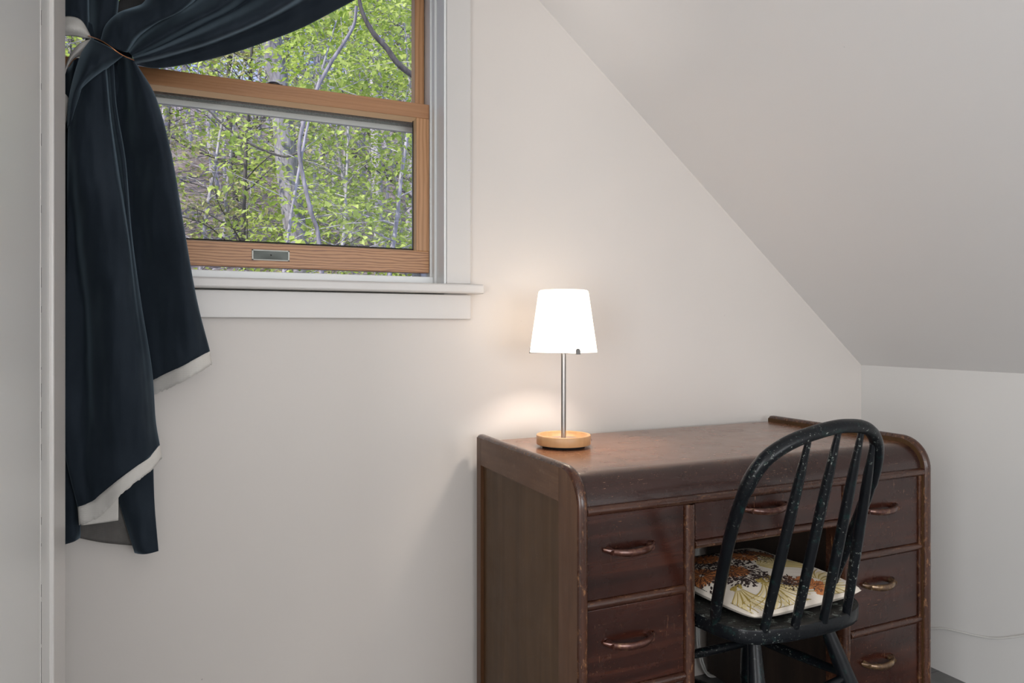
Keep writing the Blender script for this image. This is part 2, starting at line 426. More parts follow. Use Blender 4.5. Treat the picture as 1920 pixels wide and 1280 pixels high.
# lower sash, pushed up a finger's width
SX0, SX1, SZ0, SZ1 = WX0 + .018, .584, 1.197, 1.642
GX0, GX1, GZ0, GZ1 = SX0 + .036, .549, 1.254, 1.604
def sash(name, y0, y1, x0, x1, z0, z1, gx0, gx1, gz0, gz1):
    b = MB()
    b.box(x0, x1, y0, y1, z0, gz0, 0); b.box(x0, x1, y0, y1, gz1, z1, 2)
    b.box(x0, gx0, y0, y1, gz0, gz1, 1); b.box(gx1, x1, y0, y1, gz0, gz1, 1)
    o = b.build(name, [M_pine, M_pinev, M_pinet], win, bevel=.0015)
    ym = y0 + .018; w = .009
    c = MB()                              # sloping pale bead round the glass
    O = [(gx0, gz0), (gx1, gz0), (gx1, gz1), (gx0, gz1)]; I = [(gx0 + w, gz0 + w * .5), (gx1 - w * .5, gz0 + w * .5), (gx1 - w * .5, gz1 - w), (gx0 + w, gz1 - w)]
    v = [(p[0], y0 + .002, p[1]) for p in O] + [(p[0], ym, p[1]) for p in I]
    c.add(v, [(i, (i + 1) % 4, 4 + (i + 1) % 4, 4 + i) for i in range(4)])
    bead = c.build('glazing_bead', M_bead, o)
    g = MB(); g.box(gx0 + .001, gx1 - .001, ym, ym + .003, gz0 + .001, gz1 - .001); g.build('glass', M_glass, o)
    return o
low = sash('lower_sash', .070, .104, SX0, SX1, SZ0, SZ1, GX0, GX1, GZ0, GZ1)
upp = sash('upper_sash', .110, .144, SX0, .583, 1.626, 2.04, SX0 + .03, .557, 1.650, 2.0)
# black gasket line along the bottom of the lower pane
b = MB(); b.box(GX0 + .006, GX1 - .004, .083, .086, GZ0 + .003, GZ0 + .0065); b.box(GX1 - .006, GX1 - .0045, .083, .086, GZ0, GZ1)
b.build('gasket', M_gap, low)
# recessed metal finger pull on the bottom rail
def sash_lift():
    a = at(472, 467, .07); c = at(543, 490, .07)
    x0, x1, z1, z0 = a.x, c.x, a.z, c.z
    b = MB(); n = 10
    y = .0685
    b.box(x0, x1, y, .072, z0, z0 + .003); b.box(x0, x1, y, .072, z1 - .0035, z1); b.box(x0, x0 + .004, y, .072, z0, z1); b.box(x1 - .004, x1, y, .072, z0, z1)
    rows = []
    for i in range(n + 1):
        t = i / n
        rows.append([(x0 + .004 + (x1 - x0 - .008) * j / 12, y + .0003 - .003 * sin(pi * j / 12) * sin(pi * t * .5), z0 + .003 + (z1 - z0 - .006) * t) for j in range(13)])
    b.grid(rows, 1)
    o = b.build('sash_lift', [M_lift, M_liftd], low, bevel=.0006)
    tag(o, 'dull grey metal finger pull')
    k = MB(); k.lathe([(0, -.0005), (.0016, -.0005), (.0016, .0005), (0, .0008)], (0, 0, 0), 10)
    q = k.build('screw', M_gap, low)
    q.location = ((x0 + x1) / 2, .0652, (z0 + z1) / 2); q.rotation_euler = (pi / 2, 0, 0)
M_lift = mat_plain('dull_zinc_pull', (.34, .34, .31), .4, .5); M_liftd = mat_plain('dark_zinc_recess', (.10, .11, .10), .45, .5)  # inner face of the pull is a darker zinc than its rim
sash_lift()
b = MB(); c = at(514, 157, .08)
b.lathe([(.017, 0), (.017, .004), (.012, .008), (0, .0095)], (c.x, .088, SZ1), 20)
b.box(c.x - .012, c.x + .020, .080, .096, SZ1, SZ1 + .005)
tag(b.build('sash_lock', mat_plain('bronze_lock', (.10, .08, .07), .4, .7), low, bevel=.001), 'dark bronze sash lock')
# aluminium storm window outside
b = MB()
b.box(WX0 + .02, .582, .152, .170, 1.588, 1.602); b.box(WX0 + .02, .582, .150, .170, 1.606, 1.616); b.box(WX0 + .02, .582, .155, .170, 1.602, 1.632)
b.box(WX0 + .02, .582, .152, .170, 1.618, 1.622)
b.box(.566, .585, .152, .170, 1.19, 2.04); b.box(WX0 + .017, WX0 + .034, .152, .170, 1.19, 2.04); b.box(WX0 + .02, .582, .152, .170, 1.186, 1.191)
tag(b.build('storm_frame', M_alu, win, bevel=.001), 'grey weathered aluminium storm window frame')
b = MB(); b.box(WX0 + .02, .582, .1515, .1535, 1.587, 1.600); b.build('storm_rail', M_vinyl, win, bevel=.001)

# ------------------------------------------------------------------ cable stapled along the knee wall
pts = crom([(KX - .004, -.10, .115), (KX - .004, -.20, .116), (KX - .004, -.249, .1195), (KX - .004, -.297, .136), (KX - .004, -.35, .1465), (KX - .004, -.394, .153), (KX - .004, -.454, .168), (KX - .004, -.526, .204), (KX - .004, -.62, .26), (KX - .004, -.8, .30), (KX - .004, -1.1, .31)], 60)
tag(MB().tube(pts, .0028, 8).build('wall_cable', M_cable), 'thin white cable running low along the white knee wall right of the desk', 'cable')

# ------------------------------------------------------------------ the desk
XL0, XL1, XR0, XR1 = .678, .700, 1.655, 1.677
YB, YF = -.035, -.560
desk = empty('writing_desk', (1.178, -.30, 0))
tag(desk, 'worn dark mahogany waterfall desk with seven drawers standing against the off white wall', 'desk')
R = .068; TZ = .772
def arc(cy, cz, r, a0, a1, n=14):
    return [(cy + r * cos(a0 + (a1 - a0) * i / n), cz + r * sin(a0 + (a1 - a0) * i / n)) for i in range(n + 1)]
def side_panel(xo, xi):
    s = 1 if xi > xo else -1                       # xo outer face, xi inner face
    ya = YF + .004
    b = MB()
    prof = [(YB, 0.02), (ya, 0.02)] + [(p[0], p[1]) for p in arc(ya + R, TZ - R, R, pi, pi / 2)] + [(YB, TZ)]
    x1, x2 = xo + s * .008, xi
    b.prism(prof, 'x', min(x1, x2), max(x1, x2), 1)
    lo, hi = min(xo, x1), max(xo, x1)
    b.prism([(YB, .02), (YB, TZ), (-.0615, TZ), (-.0615, .02)], 'x', lo, hi)             # back stile
    b.prism([(-.0625, .704), (-.0625, TZ), (-.4805, TZ), (-.4802, .704)], 'x', lo, hi, 2)     # top rail
    b.prism([(-.0625, .02), (-.0625, .11), (-.4802, .11), (-.4802, .02)], 'x', lo, hi, 2)     # bottom rail
    b.prism([(-.481, .02), (ya, .02)] + arc(ya + R, TZ - R, R, pi, pi / 2) + [(-.481, TZ)], 'x', lo, hi)
    o = b.build('side_panel', [M_deskside, M_deskpan, M_deskrail], desk, bevel=.0012)
    # rounded bead that caps the top and front edge
    path = [(YB, .02)][:0] + [(YB - .001, TZ - .02), (YB - .001, TZ - .008), (YB - .006, TZ), (YB - .012, TZ)] + [(y, TZ) for y in (-.1, -.2, -.3, -.4)] + [(p[0], p[1]) for p in arc(ya + R, TZ - R, R, pi / 2, pi)] + [(ya, z) for z in (.6, .45, .3, .15, .0)]
    rows = []; n = len(path); hw = (abs(xi - xo)) / 2; xc = (xo + xi) / 2
    for i, p in enumerate(path):
        q0 = path[max(i - 1, 0)]; q1 = path[min(i + 1, n - 1)]
        ty, tz = q1[0] - q0[0], q1[1] - q0[1]; L = math.hypot(ty, tz) or 1; ny, nz = tz / L, -ty / L   # outward normal
        if i < 2: ny, nz = .8, .3
        row = []
        for j in range(11):
            a = pi * j / 10
            row.append((xc - hw * cos(a), p[0] + ny * -1 * 0 + (-abs(ny) if p[0] < -.3 or True else 0) * 0 + ny_dir(ny, nz, p)[0] * .008 * sin(a), p[1] + ny_dir(ny, nz, p)[1] * .008 * sin(a)))
        rows.append(row)
    c = MB(); c.grid(rows)
    c.build('edge_bead', M_edgev, o)
    return o
def ny_dir(ny, nz, p):
    # make the normal point away from the middle of the panel
    cy, cz = -.28, .40
    if ny * (p[0] - cy) + nz * (p[1] - cz) < 0: ny, nz = -ny, -nz
    return ny, nz
side_panel(XL0, XL1)
side_panel(XR1, XR0)

# waterfall top: one bent sheet
ZT = .761; r = .060; yf = -.548
prof = [(y, ZT) for y in (-.038, -.15, -.25, -.35, -.44)] + arc(yf + r, ZT - r, r, pi / 2, pi, 16)
inn = [(p[0], p[1]) for p in [(y, ZT - .016) for y in (-.038, -.44)] + arc(yf + r, ZT - r, r - .016, pi / 2, pi, 10)]
b = MB(); b.grid([[(x, p[0], p[1]) for p in prof] for x in (XL1, XR0)], 0, True)
b.grid([[(x, p[0], p[1]) for p in inn] for x in (XL1, XR0)], 0, True)
b.build('desk_top', M_desktop, desk, fix=False)
def hround(name, x0, x1, zc, hz, y, dep, mat, parent=desk):
    # half-round horizontal moulding
    b = MB(); rows = []
    for x in (x0, x1):
        rows.append([(x, y, zc - hz)] + [(x, y - dep * sin(pi * j / 10), zc - hz * cos(pi * j / 10)) for j in range(1, 10)] + [(x, y, zc + hz)])
    b.grid(rows, 0, True); b.add(rows[0], [list(range(11))]); b.add(rows[1], [list(range(11))[::-1]])
    b.box(x0, x1, y, y + .03, zc - hz, zc + hz)
    return b.build(name, mat, parent)
hround('top_moulding', XL1, XR0, .6965, .0088, -.551, .010, M_edge)
hround('crossbar', XL1, .9360, .512, .0088, -.545, .009, M_edge)
hround('crossbar', XL1, .9360, .3325, .0088, -.545, .009, M_edge)
hround('crossbar', XL1, .9360, .150, .0088, -.545, .009, M_edge)
hround('crossbar', 1.412, XR0, .512, .0088, -.545, .009, M_edge)
hround('crossbar', 1.412, XR0, .3325, .0088, -.545, .009, M_edge)
hround('crossbar', 1.412, XR0, .150, .0088, -.545, .009, M_edge)
hround('crossbar', .962, 1.388, .5995, .0085, -.545, .009, M_edge)
def post(x0, x1):
    b = MB(); rows = []
    xc, hw = (x0 + x1) / 2, (x1 - x0) / 2
    for z in (.06, .30, .5, .686):
        rows.append([(x0, -.535, z)] + [(xc - hw * cos(pi * j / 10) * .96, -.546 - .010 * sin(pi * j / 10), z) for j in range(1, 10)] + [(x1, -.535, z)])
    b.grid(rows, 0, True); b.box(x0 + .001, x1 - .001, -.535, -.50, .06, .687)
    b.add(rows[-1], [list(range(11))]); b.build('upright', M_edgev, desk)
post(.936, .962); post(1.387, 1.412)
# worn inner edge strips beside the outer drawers
b = MB(); b.box(XR0 - .010, XR0, -.552, -.50, .02, .69); b.build('inner_strip', M_edgev, desk, bevel=.002)
# carcass
b = MB(); b.box(.950, .958, -.50, YB - .005, .03, .745); b.build('inner_panel', M_inner, desk)
b = MB(); b.box(1.414, 1.422, -.50, YB - .005, .03, .745); b.build('inner_panel', M_inner, desk)
b = MB(); b.box(XL1, .950, YB - .009, YB - .003, .03, .745); b.build('back_panel', M_inner, desk)
b = MB(); b.box(1.422, XR0, YB - .009, YB - .003, .03, .745); b.build('back_panel', M_inner, desk)
b = MB(); b.box(XL1, .950, -.535, -.505, .02, .142); b.build('plinth', M_desk, desk)
b = MB(); b.box(1.412, XR0, -.535, -.505, .02, .142); b.build('plinth', M_desk, desk)

def pull(parent, xc, zc, w, mat, droop=.006):
    # bowed bar pull: flat pointed ends on the drawer, thicker standing middle with two fine grooves
    n = 28; rows = []; seg = 14; y0 = -.5475
    for i in range(n + 1):
        t = i / n; s = abs(2 * t - 1)
        x = xc - w / 2 + w * t
        out = .023 * (1 - s ** 2.6); up = -droop * (1 - s ** 2) + .004
        hh = .0035 + .0042 * (1 - s ** 3); dd = .0028 + .0036 * (1 - s ** 4)
        row = []
        for j in range(seg):
            a = 2 * pi * j / seg; g = 1 - .22 * (1 if j in (3, 5) else 0)
            row.append((x, y0 - .002 - out - dd * g * sin(a), zc + up + hh * g * cos(a)))
        rows.append(row)
    b = MB(); b.grid(rows, 0, True, closed=True); b.add(rows[0], [list(range(seg))]); b.add(rows[-1], [list(range(seg))[::-1]])
    for sx in (-1, 1):                                # feet
        b.tube([(xc + sx * w * .40, y0, zc + .002), (xc + sx * w * .36, y0 - .018, zc)], [.0075, .0058], 10)
    return b.build('handle', mat, parent)
def drawer(x0, x1, z0, z1, hx=None, hz=None, hw=.125, mat=None, lab=None):
    b = MB(); b.box(x0 + .001, x1 - .001, -.5475, -.530, z0, z1)
    b.box(x0 + .006, x1 - .006, -.530, -.12, z0 + .008, z1 - .025)
    o = b.build('drawer', M_desk, desk, bevel=.0015)
    h = pull(o, hx if hx else (x0 + x1) / 2, hz if hz else (z0 + z1) / 2, hw, mat or M_pull)
    if lab: tag(h, lab)
    return o
drawer(XL1 + .0005, .9355, .5215, .6865, .800, .614, .122)
drawer(XL1 + .0005, .9355, .342, .5025, .800, .432, .122)
drawer(XL1 + .0005, .9355, .160, .323, .800, .250, .122)
drawer(.9625, 1.3865, .609, .6865, 1.152, .658, .128)
drawer(1.4125, XR0 - .010, .5215, .6865, 1.505, .620, .128)
drawer(1.4125, XR0 - .010, .342, .5025, 1.503, .442, .108, M_pullb, 'worn brass handle')
drawer(1.4125, XR0 - .010, .160, .323, 1.500, .257, .108, M_pullb, 'worn brass handle')

# ------------------------------------------------------------------ cable hanging behind the kneehole
pts = crom([(1.385, -.018, .72), (1.388, -.018, .5), (1.390, -.018, .30), (1.392, -.018, .16), (1.394, -.020, .098), (1.405, -.024, .045), (1.425, -.028, .010), (1.45, -.032, .0035), (1.475, -.032, .006), (1.49, -.03, .018)], 50)
pts2 = [p + Vector((.006, -.001, .002)) for p in pts]
b = MB(); b.tube(pts, .0028, 8); b.tube(pts2, .0028, 8)
tag(b.build('power_cable', M_cable), 'doubled white power cable hanging behind the desk kneehole', 'cable')

# ------------------------------------------------------------------ table lamp
LXc, LYc = .8415, -.199
lamp = empty('table_lamp', (LXc, LYc, ZT))
tag(lamp, 'small lit table lamp with white frosted glass shade, steel stem and round beech base', 'table lamp')
z0 = ZT
b = MB(); b.lathe([(0, 0.0003), (.052, 0.0003), (.052, .0065), (0, .0065)], (LXc, LYc, z0), 40); b.build('foot', M_rubber, lamp)
b = MB(); b.lathe([(0, .0065), (.0655, .0065), (.0665, .008), (.0665, .0285), (.0655, .030), (.0600, .030), (.0590, .029), (.0585, .0185), (0, .0175)], (LXc, LYc, z0), 64)
b.build('base', M_beech, lamp, bevel=0)
b = MB(); b.lathe([(.0385, .0178), (.0385, .0195), (.037, .0203), (0, .0203)], (LXc, LYc, z0), 48); b.build('base_disc', mat_plain('satin_nickel_disc', (.50, .36, .28), .5, .35), lamp)
b = MB(); b.tube([(LXc, LYc, z0 + .020), (LXc, LYc, 1.035)], .0061, 20); b.build('stem', M_steel, lamp)
zb, zt, rb, rt = .9925, 1.1435, .0825, .0615
prof = [(rb, zb)] + [(rb + (rt - rb) * t, zb + (zt - .006 - zb) * t) for t in (.25, .5, .75, 1)] + [(rt - .0015, zt - .0025), (rt - .005, zt), (rt - .009, zt + .0004), (rt - .022, zt + .0010), (rt - .036, zt + .0010)]
prof_in = [(p[0] - .003, p[1] + (-.003 if i > 4 else 0)) for i, p in enumerate(prof)][::-1]
b = MB(); b.lathe(prof + prof_in + [prof[0]], (LXc, LYc, 0), 64); b.build('lamp_shade', M_shade, lamp)
b = MB(); b.lathe([(.004, 1.006), (.012, 1.008), (.012, 1.035), (.009, 1.040), (0, 1.040)], (LXc, LYc, 0), 24); b.build('socket', M_vinyl, lamp)
b = MB(); b.lathe([(.006, 1.040), (.008, 1.05), (.010, 1.064), (.0105, 1.075), (.009, 1.088), (.006, 1.098), (0, 1.101)], (LXc, LYc, 0), 24); b.build('bulb', M_bulb, lamp)
pt = bpy.data.lights.new('lamp_bulb_light', 'POINT'); pt.energy = 10.5; pt.color = (1.0, .88, .78); pt.shadow_soft_size = .017
po = bpy.data.objects.new('lamp_bulb_light', pt); COL.objects.link(po); po.location = (LXc, LYc, 1.075)
for deg in (-94, -214, 26):                       # steel clips that carry the shade
    a = radians(deg); c, s_ = cos(a), sin(a)
    b = MB(); hw = .0055
    t_ = (-s_, c)
    def pp(rr, ww, zz): return (LXc + c * rr + t_[0] * ww, LYc + s_ * rr + t_[1] * ww, zz)
    o_in, o_out = rb - .0002, rb + .0012
    out = [(-hw, zb - .0035), (hw, zb - .0035), (hw, zb + .005)] + [(hw * cos(pi * k / 8), zb + .005 + hw * sin(pi * k / 8)) for k in range(1, 8)] + [(-hw, zb + .005)]
    n = len(out)
    v = [pp(o_in - (zz - zb) * .14 + .0004, ww, zz) for ww, zz in out] + [pp(o_out - (zz - zb) * .14 + .0004, ww, zz) for ww, zz in out]
    b.add(v, [list(range(n))[::-1], [n + i for i in range(n)]] + [(i, (i + 1) % n, n + (i + 1) % n, n + i) for i in range(n)])
    b.add([pp(rr, ww, zz) for rr in (.006, rb + .001) for ww in (-.003, .003) for zz in (zb - .0035, zb - .0022)], [(0,1,3,2),(4,6,7,5),(0,4,5,1),(2,3,7,6),(0,2,6,4),(1,5,7,3)])
    b.build('shade_clip', M_steeld, lamp)

# ------------------------------------------------------------------ Windsor chair
chair = empty('windsor_chair', (1.16, -.48, 0))
tag(chair, 'chipped black painted bow-back Windsor chair pushed into the desk kneehole', 'chair')
SZ = .455
# seat outline (metres, from above), back edge nearest the viewer
out = [(.985, -.330), (.968, -.42), (.966, -.50), (.972, -.56), (.985, -.618), (1.015, -.658), (1.077, -.676), (1.147, -.682), (1.215, -.681), (1.262, -.675), (1.300, -.662), (1.330, -.640), (1.347, -.612), (1.356, -.56), (1.360, -.48), (1.352, -.39), (1.325, -.315), (1.26, -.285), (1.165, -.275), (1.06, -.285)]
o2 = crom(out + [out[0]], 81)[:-1]
cx, cy = 1.162, -.48
def ring(k, z): return [(cx + (p.x - cx) * k, cy + (p.y - cy) * k, z) for p in [Vector((q[0], q[1], 0)) for q in o2]]
rings = [ring(.93, SZ - .032), ring(.975, SZ - .031), ring(.996, SZ - .028), ring(1, SZ - .020), ring(1, SZ - .0035), ring(.996, SZ - .0008), ring(.990, SZ), ring(.95, SZ), ring(.8, SZ - .002), ring(.55, SZ - .008), ring(.25, SZ - .010), ring(.02, SZ - .010)]
b = MB(); b.grid(rings[:6], 1, True, closed=True); b.grid(rings[5:], 0, True, closed=True); b.add(rings[0], [list(range(80))[::-1]], 1); b.add(rings[-1], [list(range(80))])
tag(b.build('seat', [M_seat, M_black], chair), 'dusty black seat with pale chipped paint')
# bow: steam-bent hoop leaning back from the seat
kl = .45; L = sqrt(1 + kl * kl)
def lean(s, t): return Vector((.985 + s, -.588 - t * kl / L, SZ + t / L))
bow = [(.002, -.012), (-.012, .033), (-.028, .12), (-.040, .20), (-.046, .275), (-.044, .330), (-.030, .378), (-.002, .408), (.045, .431), (.115, .447), (.165, .449), (.212, .441), (.250, .415), (.276, .372), (.291, .315), (.299, .25), (.302, .18), (.302, .089), (.305, .035), (.310, -.012)]
bp = crom([lean(*p) for p in bow], 90)
rad = []
for i in range(90):
    f = i / 89; e = min(f, 1 - f)
    rad.append(.0125 + (.0020 if e > .25 else .0 ) + (.0 if e > .03 else -.002))
b = MB(); b.tube(bp, rad, 14, flat=.86, up=(0, -1, 0)); b.build('bow', M_black, chair)
# spindles rise from a shallow curve at the back of the seat into the bow
for (xb, yb, s_, t_) in ((1.042, -.661, .068, .432), (1.110, -.674, .138, .446), (1.185, -.677, .201, .440), (1.262, -.667, .248, .408)):
    a = Vector((xb, yb, SZ - .004)); c = lean(s_, t_)
    pts = []; rr = []
    for i in range(19):
        t = i / 18
        p = a.lerp(c, t); pts.append(p)
        rr.append(.0088 + .0018 * sin(pi * min(1, t * 1.15)) - (.0035 * max(0, t - .82) / .18))
    b = MB(); b.tube(pts, rr, 12); b.build('spindle', M_black, chair)
# legs and stretchers
def leg(a, c):
    a, c = Vector(a), Vector(c); pts = []; rr = []
    prof = [(0, .0125), (.06, .0135), (.2, .0165), (.38, .0200), (.50, .0205), (.62, .0195), (.66, .0175), (.70, .0185), (.85, .0155), (1, .0115)]
    n = 30
    for i in range(n + 1):
        t = i / n; pts.append(a.lerp(c, t))
        for k in range(len(prof) - 1):
            if prof[k][0] <= t <= prof[k + 1][0] + 1e-9:
                f = (t - prof[k][0]) / (prof[k + 1][0] - prof[k][0]); rr.append(prof[k][1] * (1 - f) + prof[k + 1][1] * f); break
    b = MB(); b.tube(pts, rr, 16); b.build('leg', M_black, chair)
    return a, c
BL = leg((1.072, -.600, SZ - .028), (.985, -.735, 0)); BR = leg((1.262, -.600, SZ - .028), (1.375, -.725, 0))
FL = leg((1.060, -.375, SZ - .028), (1.015, -.300, 0)); FR = leg((1.275, -.375, SZ - .028), (1.325, -.300, 0))
def on(l, z):
    t = (l[0].z - z) / (l[0].z - l[1].z); return l[0].lerp(l[1], t)
def stretch(a, c):
    pts = [a.lerp(c, i / 14) for i in range(15)]
    rr = [.0075 + .0035 * sin(pi * i / 14) for i in range(15)]
    b = MB(); b.tube(pts, rr, 12); b.build('stretcher', M_black, chair)
stretch(on(BL, .285), on(FL, .235)); stretch(on(BR, .305), on(FR, .275)); stretch(on(BL, .262), on(BR, .300)); stretch(on(FL, .262), on(FR, .258))

# ------------------------------------------------------------------ embroidered cushion
M_canvas = mat_cloth('cream_canvas', (.74, .66, .56), (.84, .77, .68), 500, .4)
M_yl = mat_plain('ochre_thread', (.40, .29, .07), .6)
M_yl2 = mat_plain('pale_yellow_thread', (.72, .60, .34), .7)
M_or = mat_plain('orange_thread', (.52, .19, .06), .6)
M_br = mat_plain('rust_brown_thread', (.20, .07, .03), .6)
M_bk = mat_plain('dark_brown_thread', (.045, .028, .026), .6)
CC = Vector((1.178, -.484, SZ + .0015)); CS = .168; CA = radians(3)
def cush(u, v, top=True):
    # u, v in -1..1; returns a point on the cushion
    e = (1 - abs(u) ** 2.6) * (1 - abs(v) ** 2.6); e = max(e, 0) ** .42
    h = .037 * e + .0035 * sin(5 * u + 1) * sin(4 * v) * e
    cn = 1 - .05 * (u * u * v * v) ** 3; pin = (1 - .04 * (1 - abs(v) ** 2) * abs(u) ** 2) * cn; piv = (1 - .04 * (1 - abs(u) ** 2) * abs(v) ** 2) * cn
    x, y = CS * u * pin, CS * v * piv
    # near edge sags toward the seat; corners lift a little
    z = .017 + (h if top else -.017 * min(1, e * 1.3)) + .004 * (abs(u * v)) ** 2
    return Vector((CC.x + x * cos(CA) - y * sin(CA), CC.y + x * sin(CA) + y * cos(CA), CC.z + z))
NU = 48
b = MB()
for tp in (True, False):
    rows = [[cush(-1 + 2 * j / NU, -1 + 2 * i / NU, tp) for j in range(NU + 1)] for i in range(NU + 1)]
    if not tp: rows = [r[::-1] for r in rows]
    b.grid(rows, 0, True)
def stitch(p, q, w, mi, bend=0.0, n=6):
    # raised embroidery stitch lying on the cushion from p to q, in cushion coordinates
    p, q = Vector(p) + Vector((-.15, -.13)), Vector(q) + Vector((-.15, -.13)); d = q - p
    if d.length < 1e-6: return
    nrm = Vector((-d.y, d.x)).normalized(); L_, C_, R_ = [], [], []
    for i in range(n + 1):
        t = i / n; c = p + d * t + nrm * (bend * sin(pi * t) * d.length)
        ww = w * (sin(pi * (t * .86 + .07)) ** .6)
        def P(e, up):
            u, v = max(-.985, min(.985, c.x + nrm.x * e)), max(-.985, min(.985, c.y + nrm.y * e))
            return cush(u, v) + Vector((0, 0, up))
        L_.append(P(-ww, .0002)); C_.append(P(0, .0013)); R_.append(P(ww, .0002))
    b.grid([L_, C_, R_], mi, True)
random.seed(11)
def fan(c, a0, a1, n, r0, r1, mi, w=.011, bend=.12):
    for i in range(n):
        a = a0 + (a1 - a0) * i / (n - 1); rr = r1 * random.uniform(.86, 1.0)
        bd = bend * (1 if i % 2 else .7) * (1 if a < (a0 + a1) / 2 else -1)
        stitch((c[0] + r0 * cos(a), c[1] + r0 * sin(a)), (c[0] + rr * cos(a), c[1] + rr * sin(a)), w, mi if i % 3 else mi + 1, bd, 8)
def seeds(c, r0, r1, n, mi, l=.035, w=.011):
    for i in range(n):
        a = random.uniform(0, 2 * pi); rr = random.uniform(r0, r1)
        p = (c[0] + rr * cos(a), c[1] + rr * sin(a)); k = random.uniform(.6, 1.2) * l; a2 = a + random.uniform(-.7, .7)
        stitch(p, (p[0] + k * cos(a2), p[1] + k * sin(a2)), w, mi, 0, 3)
# materials: 0 canvas 1 ochre 2 pale yellow 3 orange 4 rust 5 dark
def petals(c, a0, a1, n, r0, r1, w=.0085, bend=.12):
    # a fan of pale filled petals, each outlined by a thin ochre line
    for i in range(n):
        a = a0 + (a1 - a0) * i / (n - 1); rr = r1 * random.uniform(.84, 1.0); s_ = bend * (1 if a < (a0 + a1) / 2 else -1)
        P = (c[0] + r0 * cos(a), c[1] + r0 * sin(a)); Q = (c[0] + rr * cos(a), c[1] + rr * sin(a))
        if i % 2: stitch(P, Q, .021, 2, s_, 9)
        stitch(P, Q, w, 1, s_, 9)
def blob(c, rx, ry, n, mi, l=.10, w=.014, ang=0.0, sp=.5):
    for i in range(n):
        a = random.uniform(0, 2 * pi); k = sqrt(random.random()); p = (c[0] + rx * k * cos(a), c[1] + ry * k * sin(a)); d = ang + random.uniform(-sp, sp)
        stitch(p, (p[0] + l * cos(d), p[1] + l * sin(d)), w, mi if random.random() < .75 else (4 if mi == 3 else 1), .1, 4)
for c, rr, nn in (((-.28, .08), .40, 260), ((.28, .42), .34, 190), ((.66, .50), .30, 150), ((-.66, .26), .40, 240), ((-.20, .70), .40, 200), ((-.75, .75), .30, 120), ((.10, .85), .35, 120)):
    seeds(c, .05, rr, nn, 5, .055, .0135)
seeds((-.38, -.22), 0, .20, 80, 5, .05, .013); seeds((-.05, -.25), 0, .20, 70, 5, .055, .013)
seeds((.12, -.50), .0, .24, 120, 5, .06, .012); seeds((.0, -.42), .0, .16, 40, 1, .05, .012); seeds((.24, -.50), .0, .15, 50, 4, .05, .012); seeds((.36, -.66), 0, .10, 22, 5, .06, .010)
fan((-.28, .08), 0, 2 * pi, 44, .03, .25, 3, .018, .05); fan((-.66, .26), 0, 2 * pi, 40, .04, .25, 3, .018, .05)
fan((.28, .42), 0, 2 * pi, 40, .03, .20, 3, .016, .05); fan((.66, .50), 0, 2 * pi, 40, .03, .20, 3, .016, .05)
fan((-.20, .70), 0, 2 * pi, 40, .03, .22, 3, .016, .05)
seeds((-.28, .08), 0, .12, 30, 5, .06, .012); seeds((.66, .50), 0, .10, 26, 5, .06, .012); seeds((-.66, .26), 0, .12, 30, 5, .06, .012)
petals((.36, -.02), radians(-35), radians(75), 26, .02, .55, .010, .06); petals((.20, .08), radians(-60), radians(60), 18, .02, .30, .010, .06)
blob((.44, -.62), .15, .20, 90, 3, .10, .020, radians(200), .5)
petals((.50, -.62), radians(-78), radians(60), 20, .10, .50, .009, -.10)
petals((-.19, -.40), radians(196), radians(338), 19, .05, .66, .0095, .16); seeds((-.19, -.40), 0, .08, 46, 1, .05, .014)
petals((-.60, -.34), radians(190), radians(300), 15, .05, .60, .0095, .16); blob((-.58, -.30), .07, .05, 26, 1, .06, .014, radians(200), .4)
cu = b.build('seat_cushion', [M_canvas, M_yl, M_yl2, M_or, M_br, M_bk], None, fix=False)
tag(cu, 'square cream cushion embroidered with yellow, orange and dark brown flowers on the chair seat', 'cushion')

# ------------------------------------------------------------------ curtain
def loft(rails, nt=60, na=9):
    R_ = [crom(r, nt) for r in rails]
    cols = [crom([r[i] for r in R_], (len(rails) - 1) * na + 1) for i in range(nt)]
    return cols                                   # nt rows of points (u, v, d)
def cloth(rails, name, mat, parent, nt=60, na=9, th=.0018, wr=.0):
    rows = loft(rails, nt, na)
    N = mnoise.noise
    P = [[at(p.x, p.y, -(p.z + .006 * N(Vector((p.x * .030, p.y * .011, 3.1))) + .0035 * N(Vector((p.x * .075, p.y * .022, 7.7))))) for p in r] for r in rows]
    b = MB(); b.grid(P, 0, True); b.build(name, mat, parent, solid=th, fix=False)
    return rows
def hem(row, offs, name, parent, thk=.0016, d=.0006, n=5):
    # strip sewn to the lower edge; offs = list of (du, dv) along the edge
    O = crom([(a[0], a[1], 0) for a in offs], len(row)); random.seed(3)
    rows = []
    for k in range(n):
        t = k / (n - 1)
        rows.append([at(p.x + o.x * t, p.y - .4 + o.y * t + (random.uniform(-1.8, 1.2) if k == n - 1 else 0), -(p.z + d)) for p, o in zip(row, O)])
    b = MB(); b.grid(rows, 0, True); return tag(b.build(name, M_hem, parent, solid=thk, fix=False), 'frayed cream linen hem')
ct = empty('curtain', tuple(at(215, 1020, -.09)))
tag(ct, 'dark navy velvet curtain gathered to the left of the window with frayed cream hems', 'curtain')

